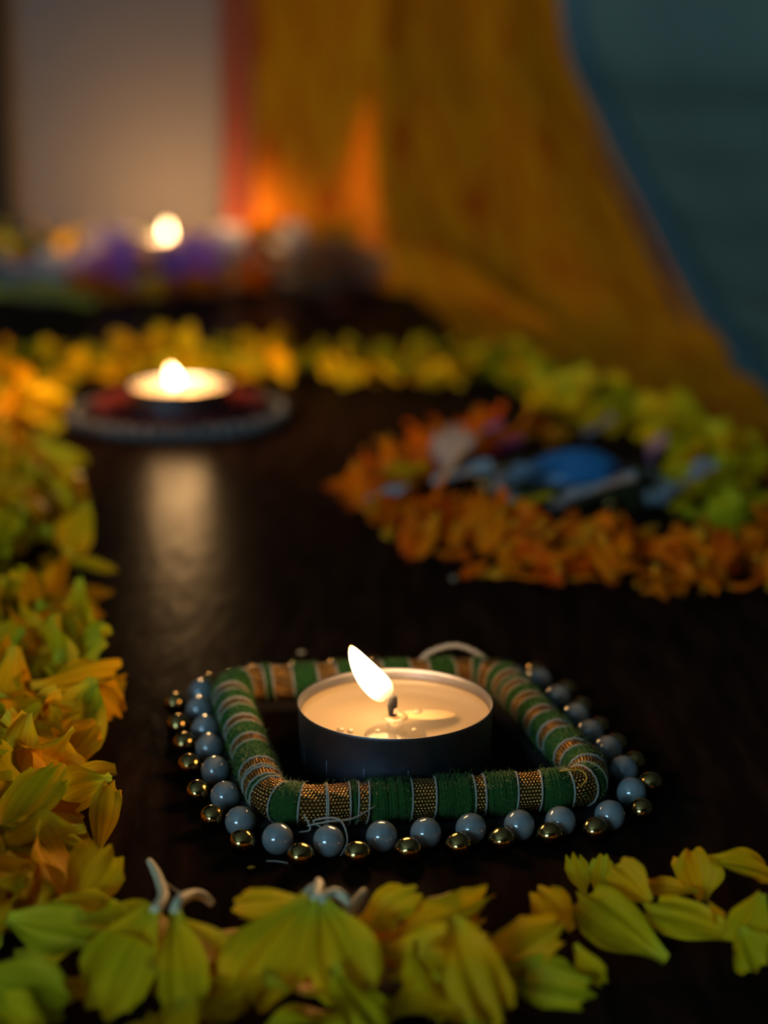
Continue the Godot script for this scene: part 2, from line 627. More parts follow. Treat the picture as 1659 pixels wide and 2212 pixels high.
func make_candles() -> void:
	tealight("burning tealight in the green square beaded holder in front", Vector3(2.2, 0, -306.6), 0.0, [Vector3(-1.3, 16.9, 0), Vector3(-2.7, 18.4, 0), Vector3(-5.0, 21.0, 0), Vector3(-6.8, 23.6, 0), Vector3(-8.0, 25.9, 0), Vector3(-8.6, 27.3, 0)], 0.0025)
	tealight("blurred burning tealight in the round red beaded holder", Vector3(-78.5, 0, -642), .5, [Vector3(-.6, 14.6, 0), Vector3(-1.4, 16, 0), Vector3(-2.4, 18, 0), Vector3(-3.1, 20.2, 0), Vector3(-3.5, 22, 0), Vector3(-3.7, 23.4, 0)], 0.014)
	tealight("burning tealight farthest back, half hidden behind purple flowers", Vector3(-153, 0, -1210), 1.2, [Vector3(-.4, 15.6, 0), Vector3(-.6, 17.5, 0), Vector3(-.9, 20.0, 0), Vector3(-1, 22.6, 0), Vector3(-1, 25, 0), Vector3(-1, 27, 0)], 0.024)


# ---------- beaded holders ----------
var loop_pts := PackedVector3Array()
var loop_len := PackedFloat32Array()


func set_loop(corners: Array, radius: float) -> void:
	loop_pts = PackedVector3Array()
	var n := corners.size()
	for i in n:
		var p: Vector3 = corners[i]
		var a: Vector3 = (corners[(i - 1 + n) % n] - p)
		var b: Vector3 = (corners[(i + 1) % n] - p)
		var pa := p + a.normalized() * minf(radius, a.length() / 2)
		var pb := p + b.normalized() * minf(radius, b.length() / 2)
		for k in 17:
			var t := k / 16.0
			loop_pts.append(pa.lerp(p, t).lerp(p.lerp(pb, t), t))
	loop_pts.append(loop_pts[0])
	var area := 0.0
	for i in range(1, loop_pts.size()):
		area += loop_pts[i - 1].x * loop_pts[i].z - loop_pts[i].x * loop_pts[i - 1].z
	if area > 0:
		var back := loop_pts.duplicate()
		back.reverse()
		loop_pts = back
	loop_len = PackedFloat32Array([0.0])
	for i in range(1, loop_pts.size()):
		loop_len.append(loop_len[-1] + loop_pts[i].distance_to(loop_pts[i - 1]))


func on_loop(s: float) -> Vector3:
	s = fposmod(s, loop_len[-1])
	var i := clampi(loop_len.bsearch(s) - 1, 0, loop_pts.size() - 2)
	return loop_pts[i].lerp(loop_pts[i + 1], (s - loop_len[i]) / maxf(loop_len[i + 1] - loop_len[i], 1e-5))


func out_of_loop(s: float) -> Vector3:
	var d := (on_loop(s + 1.2) - on_loop(s - 1.2)).normalized()
	return Vector3(-d.z, 0, d.x)      # the loop runs so that this points outwards


func nearest_on_loop(p: Vector3) -> float:
	var best := 0.0
	var bd := 1e9
	for k in 600:
		var s := loop_len[-1] * k / 600.0
		var d := on_loop(s).distance_squared_to(Vector3(p.x, on_loop(s).y, p.z))
		if d < bd:
			bd = d
			best = s
	return best


func ring_surface(s: float, a: float, r: float) -> Vector3:
	return on_loop(s) + (out_of_loop(s) * cos(a) + Vector3.UP * sin(a)) * r


func yarn_ring(parent: Node, r: float, material: Material, wrap: float, sides: int, dips: Array) -> void:
	var n := int(loop_len[-1] / wrap) * 6
	var nz := FastNoiseLite.new()
	nz.seed = 4
	nz.frequency = .25
	var rows := []
	for i in n + 1:
		var s := loop_len[-1] * i / n
		var dip := 0.0
		for q in dips:
			var d: float = absf(fposmod(s - q[0] + loop_len[-1] / 2, loop_len[-1]) - loop_len[-1] / 2)
			dip = maxf(dip, 1.0 - smoothstep(q[1] * .5, q[1] * .5 + 1.2, d))
		var row := PackedVector3Array()
		for k in sides + 1:
			var a := TAU * k / sides
			var ph := PI * s / wrap + .35 * a
			row.append(ring_surface(s, a, r + .10 * absf(sin(ph)) - .62 * dip + .38 * nz.get_noise_2d(s * 2.0, 0) + .16 * nz.get_noise_2d(s * 9.0, 2.0 * cos(a)) + .10 * nz.get_noise_2d(s * 30.0, 5.0 * a)))
		rows.append(row)
	var st := begin()
	skin(st, rows)
	put("yarn_wrap", done(st), material, parent)


func ribbon(parent: Node, s0: float, w: float, skew: float, r: float) -> void:
	var rows := []
	var uvs := []
	var across := 5
	for k in 41:
		var a := TAU * k / 40 - PI / 2
		var row := PackedVector3Array()
		var uv := PackedVector2Array()
		for c in across + 1:
			var v := float(c) / across - .5
			var s := s0 + v * w + skew * (k / 40.0 - .5)
			row.append(ring_surface(s, a, r + .10 * sin(k * 1.7 + c * 1.3 + s0)))
			uv.append(Vector2((v * w) / 2.4, k / 40.0 * TAU * r / 2.4))
		rows.append(row)
		uvs.append(uv)
	var st := begin()
	skin(st, rows, uvs)
	var o := put("gold_ribbon", done(st), M.gold_ribbon, parent)
	for side in [-.5, .5]:
		var pts := []
		for k in 41:
			var a := TAU * k / 40 - PI / 2
			pts.append(ring_surface(s0 + side * w + skew * (k / 40.0 - .5), a, r + .12 + .06 * sin(k * 2.3)))
		put("edge_thread", tube(pts, [.2, .22, .2], 6), M.white_thread, o)


func backing(parent: Node, half: float, h: float) -> void:
	var rows := []
	for i in 121:
		var s := loop_len[-1] * i / 120.0
		var c := on_loop(s)
		c.y = 0
		var o := out_of_loop(s)
		rows.append(PackedVector3Array([c - o * half, c - o * half + Vector3.UP * h, c + o * half + Vector3.UP * h, c + o * half, c - o * half]))
	var st := begin()
	skin(st, rows)
	put("backing_card", done(st), M.backing_card, parent)


func make_holders() -> void:
	# the square one in front; parts are placed in the table's own coordinates
	var h := thing("beaded_holder", "square green yarn holder with gold ribbon, pearls and gold beads around the front candle", "candle holder")
	set_loop([Vector3(-20.2, 5.8, -280.2), Vector3(-34, 5.8, -343), Vector3(25.0, 5.8, -349.5), Vector3(40, 5.8, -289)], 9.0)
	var rib := []
	for q in [[-12.2, -279.7, 4.2, 1.2], [-7.9, -279.7, 4.0, .8], [-3.2, -280.7, 1.9, 2.0], [7.5, -281.7, 4.3, 1.6], [17.7, -282.7, 1.9, .5], [26.9, -283.7, 4.4, 1.8], [37.4, -285.7, 3.6, 1.2],
			[-31.9, -332.6, 3.6, .8], [-30.8, -323.4, 3.6, .8], [-29.4, -314.3, 3.4, .8], [-27.4, -304.3, 3.6, .8], [-24.4, -292.7, 3.6, .8], [-23.4, -288.0, 3.4, .8], [-21.4, -282.6, 3.8, .8],
			[-28.8, -344.5, 4.2, -2.2], [-22.5, -346.0, 4.4, -2.2], [-12.8, -348.0, 4.2, -2.4], [-3.0, -349.5, 4.0, -2.2], [7.0, -351.5, 4.0, -2.2], [17.0, -353.0, 4.0, -2.2],
			[39.6, -294.0, 3.8, .8], [37.6, -302.0, 3.4, .8], [35.3, -311.5, 3.6, .8], [33.4, -320.0, 3.4, .8], [31.6, -328.0, 3.2, .8], [30.0, -335.0, 3.2, .8], [28.0, -340.5, 3.4, .8], [24.0, -347.5, 3.8, .8]]:
		rib.append([nearest_on_loop(Vector3(q[0], 0, q[1])), q[2], q[3]])
	backing(h, 4.2, 2.2)
	yarn_ring(h, 3.95, M.green_yarn, .62, 20, rib)
	for q in rib:
		ribbon(h, q[0], q[1], q[2], 3.66)
	# fuzz standing off the yarn
	var st := begin()
	for i in 20000:
		var s := rng.randf() * loop_len[-1]
		var hidden := false
		for q in rib:
			hidden = hidden or absf(fposmod(s - q[0] + loop_len[-1] / 2, loop_len[-1]) - loop_len[-1] / 2) < q[1] * .5
		if hidden and rng.randf() < .94:
			continue
		var a := rng.randf_range(-.5, PI + .5)
		var p := ring_surface(s, a, 3.9)
		var n := (p - on_loop(s)).normalized()
		var t := (n + Vector3(rng.randfn(), rng.randfn(), rng.randfn()) * .75).normalized()
		var l := rng.randf_range(.35, .95) * (1.9 if rng.randf() < .06 else 1.0)
		var sd := t.cross(Vector3(rng.randfn(), rng.randfn(), rng.randfn())).normalized() * .036
		var bend := Vector3(rng.randfn(), rng.randfn(), rng.randfn()) * l * .25
		for v in [p - sd, p + sd, p + t * l * .6 + bend + sd, p - sd, p + t * l * .6 + bend + sd, p + t * l * .6 + bend - sd, p + t * l * .6 + bend - sd, p + t * l * .6 + bend + sd, p + t * l]:
			st.add_vertex(v * MM)
	var fz := put("yarn_fuzz", done(st), M.green_fuzz, h)
	fz.set_meta("kind", "stuff")
	var pearl := ball(2.85, 18, 28)
	var gold := ball(2.45, 18, 28, .96)
	var pearls := [[-25.8, -280.5], [-29.5, -291.5], [-32.5, -303.3], [-34.8, -314.7], [-36.6, -324.7], [-39.0, -335.5], [-39.6, -345.6], [-18.7, -273.6], [-9.7, -272.6], [-.4, -274.6], [7.4, -275.8], [15.5, -277.6], [24.2, -279.0], [31.7, -280.5], [40.9, -283.1], [46.3, -293.2], [46.2, -303.5], [44.6, -313.6], [42.0, -322.0], [40.2, -331.4], [37.4, -342.1], [34.3, -352.8], [29.1, -354.6], [-33.5, -351.5], [-24.5, -353.5], [-15.5, -355.3], [-6.5, -357.2], [2.5, -355.6], [11.5, -356.6], [20.5, -357.1]]
	for q in pearls:
		put("pearl", pearl, M.pearl, h).position = Vector3(q[0], 3.0, q[1]) * MM
	var golds := [[-24.9, -273.3], [-31.2, -283.2], [-34.9, -294.3], [-37.9, -306.9], [-40.2, -318.1], [-42.6, -327.8], [-44.6, -340.3], [-14.4, -267.8], [-4.6, -268.5], [4.2, -270.1], [13.0, -271.9], [20.7, -274.0], [29.4, -276.1], [37.7, -278.2], [47.1, -286.3], [50.6, -298.1], [48.9, -308.0], [46.6, -317.4], [44.2, -326.2], [42.0, -337.6], [39.8, -347.7], [34.2, -358.9], [-38.5, -351.5], [-29.0, -357.5], [-20.0, -359.4], [-11.0, -361.3], [-2.0, -363.2], [7.0, -361.0], [16.0, -361.9], [25.5, -361.1]]
	for q in golds:
		var g := put("gold_bead", gold, M.gold_bead, h)
		g.position = Vector3(q[0], 2.45, q[1]) * MM
		g.rotation = Vector3(rng.randf() * 6, rng.randf() * 6, rng.randf() * 6)
	var lp := put("hanging_loop", twisted(smooth([Vector3(6.0, 4.5, -351), Vector3(8.0, 8.2, -351.5), Vector3(10.6, 10.2, -352), Vector3(15.6, 11.4, -352.3), Vector3(20.0, 10.0, -352), Vector3(23.0, 7.6, -351.5), Vector3(24.4, 4.5, -350.5)], 10), .55), M.white_thread, h)
	lp.set_meta("label", "loop of twisted white cord at the back")
	for q in [[Vector3(-13.5, 5.0, -274.6), Vector3(-9.8, 6.1, -274.0), Vector3(-5.5, 6.0, -275.5), Vector3(-1.5, 7.2, -278.2)], [Vector3(-10.5, 3.6, -276.2), Vector3(-12.5, 5.4, -275.8), Vector3(-8.0, 6.3, -274.6), Vector3(-6.4, 3.6, -272.0), Vector3(-7.6, 1.2, -270.6)], [Vector3(-20.5, .4, -270.2), Vector3(-18.5, .7, -269.5), Vector3(-15.5, .5, -268.6)], [Vector3(-14.2, 6.4, -276.1), Vector3(-13.0, 4.2, -275.0), Vector3(-15.0, 3.6, -275.0)]]:
		put("loose_thread", tube(smooth(q), [.16, .2, .1], 5), M.white_thread, h)
	put("curled_thread", tube(smooth([Vector3(32.0, 10.2, -286.5), Vector3(34.0, 10.6, -286.2), Vector3(36.0, 10.5, -286.0), Vector3(36.8, 9.4, -285.0), Vector3(35.6, 8.4, -284.0), Vector3(35.2, 9.0, -283.6)]), [.14, .2, .12], 5), M.gold_thread, h)

	# round red one with white beads
	var r2 := thing("beaded_holder", "round red yarn holder edged with white beads around the middle candle", "candle holder", Vector3(-80.5, 0, -652))
	var c := []
	for k in 12:
		c.append(Vector3(cos(TAU * k / 12) * 33, 4.2, sin(TAU * k / 12) * 33))
	set_loop(c, 8.6)
	yarn_ring(r2, 4.0, M.red_yarn, 1.6, 14, [])
	var wb := ball(2.8, 10, 14)
	for k in 42:
		var a := TAU * k / 42
		put("white_bead", wb, M.dull_bead, r2).position = Vector3(cos(a) * 41, 2.8, sin(a) * 41) * MM
	# olive one at the heart of the flower ring, with a blue ornament on it
	var r3 := thing("beaded_holder", "small olive yarn ring with scattered beads inside the orange petal ring", "candle holder", Vector3(62, 0, -537))
	c = []
	for k in 10:
		c.append(Vector3(cos(TAU * k / 10) * 22, 3.6, sin(TAU * k / 10) * 22))
	set_loop(c, 6.5)
	yarn_ring(r3, 3.6, M.olive_yarn, 1.4, 14, [])
	put("base_disc", lathe([Vector2(.01, .2), Vector2(23, .2), Vector2(23, 4.5), Vector2(20, 5.4), Vector2(.01, 5.6)], 36), M.olive_yarn, r3)
	for k in 22:
		var a := TAU * k / 22 + .14
		var gold_one := k % 3 == 1
		var bd := put("gold_bead" if gold_one else "white_bead", gold if gold_one else wb, M.gold_bead if gold_one else M.pearl, r3)
		bd.position = Vector3(cos(a) * 29, 2.6, sin(a) * 29) * MM
		if k % 2 == 1 and not gold_one:
			bd.material_override = M.olive_yarn
	var dish := thing("blue_ornament", "glossy blue leaf-shaped ornament with its shaded side painted navy, on the olive ring", "ornament", Vector3(60, 5.6, -530), -.06)
	var st2 := begin()
	var rows := []
	for i in 25:
		var u := i / 24.0 * 2.0 - 1.0
		var wdt := 9.5 * pow(maxf(1.0 - u * u, .002), .7)
		var top := 9.0 * pow(maxf(1.0 - u * u, .002), .8) * (1.0 + .25 * u)
		var row := PackedVector3Array()
		for k in 21:
			var a := PI * k / 20.0
			row.append(Vector3(u * 19.0, .3 + sin(a) * top * (1.0 + .1 * cos(a * 4.0)), cos(a) * wdt))
		row.append(row[0])
		rows.append(row)
	skin(st2, rows)
	put("dome", done(st2), M.blue_glaze, dish)
	var nv := put("tip", ball(4.2, 10, 14, .7), M.painted_shade_glaze, dish)  # added dark lump, shade on the lower right put into its colour
	nv.position = Vector3(13.5, 2.6, 3.5) * MM
	nv.scale = Vector3(1.5, 1, .7)
	nv.set_meta("label", "shaded side of the blue ornament, painted navy")


func twisted(points: Array, r: float) -> Mesh:
	var st := begin()
	var base := 0
	for strand in 3:
		var pts := []
		for i in points.size():
			var t: Vector3 = (points[mini(i + 1, points.size() - 1)] - points[maxi(i - 1, 0)]).normalized()
			var n := t.cross(Vector3(0, 0, 1)).normalized()
			var b := t.cross(n)
			var a: float = i * .5 + TAU * strand / 3
			pts.append(points[i] + (n * cos(a) + b * sin(a)) * r * .5)
		base = skin(st, tube_rows(pts, [r * .58], 7), [], base)
	return done(st)


# ---------- petals ----------
func petal_rows(l: float, w: float, cup: float, curl: float, ruf: float, sd: int, nu := 14, nv := 11) -> Array:
	var r := RandomNumberGenerator.new()
	r.seed = 900 + sd
	var p1 := r.randf() * TAU
	var p2 := r.randf() * TAU
	var p3 := r.randf() * TAU
	var f1 := r.randf_range(5.0, 8.0)
	var lean := r.randf_range(-.12, .12)
	var rows := []
	for i in nu + 1:
		var u := float(i) / nu
		var hw := .5 * w * (.20 + .80 * smoothstep(-.05, .62, u)) * (1.0 - .22 * smoothstep(.82, 1.0, u))
		var row := PackedVector3Array()
		for k in nv + 1:
			var v := 2.0 * k / nv - 1.0
			var z := u * l * (1.0 - .13 * v * v * u)
			z += l * .05 * (.4 + ruf) * cos(v * 8.0 + p3) * smoothstep(.74, 1.0, u)
			var crimp := .07 * ruf * w * sin(v * 14.0 + p2) * smoothstep(.72, 1.0, u)
			var y := cup * w * .5 * v * v * (1.0 - .4 * u) + curl * l * u * u
			y += ruf * w * (.13 * sin(v * f1 + p1) * u * u + .10 * sin(u * 8.0 + p2 + v * 1.5) * v * v * v)
			y += .016 * w * cos(v * 11.0 + p1) * (1.0 - u * .5)
			y += crimp
			row.append(Vector3(v * hw + lean * l * u * u, y, z))
		rows.append(row)
	return rows


func petal_mesh(l: float, w: float, cup: float, curl: float, ruf: float, sd: int) -> Mesh:
	var st := begin()
	skin(st, petal_rows(l, w, cup, curl, ruf, sd))
	return done(st)


func hero(label: String, a: Vector3, b: Vector3, w: float, face: float, curl: float, cup: float, ruf: float, tone: int, stalk: Array) -> void:
	var z := (b - a).normalized()
	var hint := Vector3.UP.lerp(Vector3(0, .30, .95), face)
	var x := hint.cross(z).normalized()
	var y := z.cross(x).normalized()
	var bs := Basis(x, y, z)
	var l := a.distance_to(b)
	hero_count += 1
	# bend away at the middle so that base and tip stay where they are
	var rows := petal_rows(l, w, cup, 0.0, ruf, 200 + hero_count, 24, 18)
	for r in rows.size():
		var u := float(r) / (rows.size() - 1)
		for c in rows[r].size():
			var p: Vector3 = rows[r][c]
			p.y += -curl * l * 1.6 * u * (1.0 - u)
			var q := a + bs * p
			q.y = maxf(q.y, .25)
			rows[r][c] = q - a
	var st := begin()
	skin(st, rows)
	var o := put("marigold_petal", done(st), M["yellow_petal_%d" % tone])
	o.position = a * MM
	tag(o, label, "petal")
	if stalk.size():
		var pts := []
		for p in stalk:
			pts.append(p - a)
		put("stalk", tube(smooth(pts, 5), [.55, .8, .85, .9], 8), M.stalk, o)
		if label.begins_with("broad yellow"):
			put("hair", tube(smooth([pts[2] + Vector3(.3, .3, -.4), pts[2] + Vector3(2.5, -1.2, .2), pts[2] + Vector3(5.0, -2.4, 1.0)], 5), [.16, .14, .1], 5), M.stalk, o)
		elif label.begins_with("large olive"):
			put("stalk", tube(smooth([pts[1], pts[1] + Vector3(-1.0, .4, .6), pts[1] + Vector3(-2.4, -.5, 2.2)], 4), [.5, .7, .7], 7), M.stalk, o)
	var mid := (a + b) / 2
	raise(mid.x, mid.z, .4)


var hero_count := 0


func raise(x: float, z: float, by: float) -> void:
	for dx in [-1, 0, 1]:
		for dz in [-1, 0, 1]:
			var k := Vector2i(int(floor(x / 7.0)) + dx, int(floor(z / 7.0)) + dz)
			pile[k] = pile.get(k, 0.0) + by * (1.0 if dx == 0 and dz == 0 else .35)


func level(x: float, z: float) -> float:
	return pile.get(Vector2i(int(floor(x / 7.0)), int(floor(z / 7.0))), 0.0)


# a petal dropped at x, z: rests on what already lies there
func dropped(mesh: Mesh, x: float, z: float, tilt: float, most: float) -> Transform3D:
	var b := Basis.from_euler(Vector3(rng.randfn() * tilt, rng.randf() * TAU, rng.randfn() * tilt))
	if rng.randf() < .3:
		b = b * Basis(Vector3(0, 0, 1), PI)
	b = Basis(Vector3.UP, rng.randf() * TAU) * b
	b = b.scaled(Vector3.ONE * rng.randf_range(.8, 1.15))
	var low := 1e9
	var v: PackedVector3Array = mesh.surface_get_arrays(0)[Mesh.ARRAY_VERTEX]
	var mid := Vector3.ZERO
	for i in range(v.size()):
		var p := b * v[i]
		low = minf(low, p.y)
		mid += p
	mid /= float(v.size())
	var h := minf(level(x, z), most)
	raise(x, z, 1.1)
	return Transform3D(b, Vector3(x * MM - mid.x, h * MM * rng.randf_range(.75, 1.0) - low + .0002, z * MM - mid.z))


func scatter(poly: PackedVector2Array, n: int, meshes: Array, mats: Array, tilt: float, most: float) -> Array:
	var lo := poly[0]
	var hi := poly[0]
	for p in poly:
		lo = lo.min(p)
		hi = hi.max(p)
	var out := []
	var tries := 0
	while out.size() < n and tries < n * 40:
		tries += 1
		var p := Vector2(rng.randf_range(lo.x, hi.x), rng.randf_range(lo.y, hi.y))
		if not Geometry2D.is_point_in_polygon(p, poly):
			continue
		var m: Mesh = meshes[rng.randi() % meshes.size()]
		out.append({"mesh": m, "mat": mats[rng.randi() % mats.size()], "at": dropped(m, p.x, p.y, tilt, most)})
	return out


# the same heap, told apart by tone
func lay_toned(list: Array, place: String, group: String) -> void:
	for tone in [["yellow_petal_0", "golden yellow"], ["yellow_petal_1", "lemon yellow"], ["yellow_petal_2", "pale greenish yellow"]]:
		lay(list.filter(func(q): return q.mat == M[tone[0]]), "marigold_petal", tone[1] + " petal " + place, tone[1] + " " + group)


func lay(list: Array, called: String, label: String, group: String) -> void:
	for q in list:
		var o := put(called, q.mesh, q.mat)
		o.transform = q.at
		tag(o, label, "petal", group)


func poly(a: Array) -> PackedVector2Array:
	var p := PackedVector2Array()
	for q in a:
		p.append(Vector2(q[0], q[1]))
	return p


func make_borders() -> void:
	var yel := [M.yellow_petal_0, M.yellow_petal_0, M.yellow_petal_1, M.yellow_petal_1, M.yellow_petal_2]
	var front := scatter(poly([[-62, -200], [-60, -246], [-48, -243], [-36, -232], [-20, -233], [0, -234], [16, -233], [24, -228], [22, -222], [8, -215], [0, -200]]), 26, petals, [M.yellow_petal_1, M.yellow_petal_1, M.yellow_petal_1, M.yellow_petal_0], .2, 1.5)
	lay_toned(front, "lying under the larger petals of the front border", "petals along the front of the table")
	var near := scatter(poly([[-88, -232], [-48, -240], [-52, -272], [-58, -302], [-62, -326], [-62, -352], [-76, -400], [-104, -400], [-100, -330], [-94, -280]]), 120, petals, yel, .55, 12.0)
	var zones := [[-290.0, "heaped at lower left, nearer than the green holder's front pearls"], [-345.0, "heaped at left, level with the green holder's left pearls"], [-999.0, "heaped at left, just beyond the green square holder"]]
	var from := 0.0
	for zn in zones:
		lay_toned(near.filter(func(q): return q.at.origin.z * 1000.0 <= from and q.at.origin.z * 1000.0 > zn[0]), zn[1], "petals " + zn[1])
		from = zn[0]
	var mid := scatter(poly([[-78, -400], [-81, -443], [-97, -513], [-120, -600], [-137, -690], [-178, -690], [-152, -560], [-128, -470], [-106, -400]]), 125, petals, yel, .5, 13.0)
	# the rest of the border, behind the middle candle and along the foot of the cloth
	var far := scatter(poly([[-205, -690], [-140, -690], [-128, -712], [-60, -716], [0, -722], [40, -712], [62, -690], [42, -772], [30, -800], [-60, -800], [-180, -780]]), 170, petals, yel, .45, 9.0)
	far += scatter(poly([[30, -790], [62, -690], [62, -640], [90, -612], [108, -590], [116, -548], [128, -545], [116, -610], [98, -690], [76, -738], [50, -790]]), 130, petals, [M.yellow_petal_1, M.yellow_petal_2, M.yellow_petal_1], .5, 9.0)
	far += scatter(poly([[98, -575], [120, -575], [124, -500], [112, -462], [96, -470], [92, -520]]), 40, petals, [M.yellow_petal_1, M.yellow_petal_2], .5, 9.0)
	mid.sort_custom(func(p, q): return p.at.origin.z > q.at.origin.z)
	lay_toned(mid.slice(0, 85), "in the blurred part of the left border, beyond the green holder", "petals in the blurred left border")
	var rest := mid.slice(85) + far
	var by_mat := {}
	for q in rest:
		if not by_mat.has(q.mat):
			by_mat[q.mat] = begin()
		by_mat[q.mat].append_from(q.mesh, 0, q.at)
	var am := ArrayMesh.new()
	for m in by_mat:
		by_mat[m].set_material(m)
		by_mat[m].commit(am)
	var o := MeshInstance3D.new()
	o.name = "petal_border"
	o.mesh = am
	add_child(o)
	tag(o, "band of many small yellow petals behind the middle candle and along the yellow cloth", "petals", "", "stuff")


func make_flower_ring() -> void:
	var a := []
	var orange := [M.orange_petal_0, M.orange_petal_0, M.orange_petal_1]
	# outer band of orange petals: an oval ring, open at the right back
	for i in 300:
		var ang := rng.randf_range(PI * .3, PI * 1.42) if i < 190 else rng.randf_range(PI * .36, PI * .85)
		var c := Vector2(85 + cos(ang) * 92, -520 + sin(ang) * 96)
		c += Vector2(cos(ang), sin(ang)) * rng.randf_range(-26 if sin(ang) > .2 else -13, 6)
		if c.x > 118:
			continue
		var m: Mesh = small_petals[rng.randi() % small_petals.size()]
		a.append({"mesh": m, "mat": orange[rng.randi() % 3], "at": dropped(m, c.x, c.y, .6, 8.0)})
	for q in [[M.orange_petal_0, "bright orange"], [M.orange_petal_1, "deep orange"]]:
		for side in [["front of the ring, at its left, before the blue ornament", -485.0, -90.0, 36.0], ["front of the ring, directly before the blue ornament", -485.0, 36.0, 78.0], ["front of the ring, towards the right edge of the photo", -485.0, 78.0, 300.0], ["left and back of the ring around the blue ornament", -999.0, -90.0, 300.0]]:
			lay(a.filter(func(p): return p.mat == q[0] and (p.at.origin.z * 1000.0 > -485.0) == (side[1] == -485.0) and p.at.origin.x * 1000.0 > side[2] and p.at.origin.x * 1000.0 <= side[3]), "orange_petal", q[1] + " petal in the " + side[0], q[1] + " petals in the " + side[0])
	var big := func(label: String, p: Vector3, l: float, w: float, turn: float, tilt: float, mt: Material, sd: int, called: String):
		var o := put(called, petal_mesh(l, w, .3, -.15, .7, sd), mt)
		o.position = p * MM
		o.rotation = Vector3(-tilt, turn, 0)
		tag(o, label, "petal")
	big.call("tall whitish petal leaning at the left of the olive ring", Vector3(21, 2, -545), 22, 14, .3, 1.25, M.pale_blue_petal, 301, "white_petal")
	big.call("flat whitish petal in front of the tall leaning one", Vector3(16, 8, -512), 20, 13, 1.3, .5, M.white_petal, 302, "white_petal")
	big.call("whitish petal right of the flat one, before the olive ring", Vector3(34, 8, -505), 15, 10, 1.9, .6, M.pale_blue_petal, 303, "white_petal")
	big.call("wide whitish petal lying behind the front orange petals", Vector3(51, 8, -484), 25, 14, 1.3, .6, M.white_petal, 304, "white_petal")
	big.call("broad pale blue petal at the right of the flower ring", Vector3(83, 8, -488), 20, 17, 1.2, .9, M.pale_blue_petal, 305, "white_petal")
	big.call("small whitish petal among the orange ones at far left", Vector3(-5, 8, -494), 13, 9, 1.2, .5, M.white_petal, 306, "white_petal")
	big.call("small whitish petal at the back of the flower ring", Vector3(73, 5, -596), 12, 10, 1.4, .8, M.pale_blue_petal, 307, "white_petal")
	big.call("purple petal at the back left of the flower ring", Vector3(30, 4, -586), 15, 10, 1.2, .8, M.purple_petal, 308, "purple_petal")
	big.call("magenta petal beside the purple one in the flower ring", Vector3(40, 3, -582), 10, 8, 1.7, .6, M.magenta_petal, 309, "magenta_petal")
	big.call("purple petal at the right of the olive ring, behind a bead", Vector3(92, 3, -568), 12, 9, .6, 1.2, M.purple_petal, 310, "purple_petal")
	big.call("lone yellow petal inside the left of the orange ring", Vector3(0, 9, -520), 15, 9, 1.3, .4, M.yellow_petal_1, 311, "marigold_petal")
	big.call("lone yellow petal just behind the front orange petals", Vector3(36, 9, -478), 14, 9, 1.4, .5, M.yellow_petal_1, 312, "marigold_petal")


# a loose flower: petals in whorls round a small heart
func flower(called: String, label: String, at: Vector3, r: float, whorls: Array, mt: Material, heart: Material, tilt: Vector3, group := "") -> void:
	var f := thing(called, label, "flower", at, 0.0, group)
	f.rotation = tilt
	var hb := put("heart", ball(r * .28, 8, 12), heart, f)
	hb.position = Vector3(0, r * .28, 0) * MM
	for w in whorls:
		var pm := petal_mesh(r * w[1], r * w[2], .35, w[4], .7, int(r * 10 + w[0]))
		for k in w[0]:
			var p := put("petal", pm, mt, f)
			p.position = Vector3(0, r * .2, 0) * MM
			p.rotation = Vector3(-w[3], TAU * (k + w[3]) / w[0] + rng.randf_range(-.1, .1), 0)


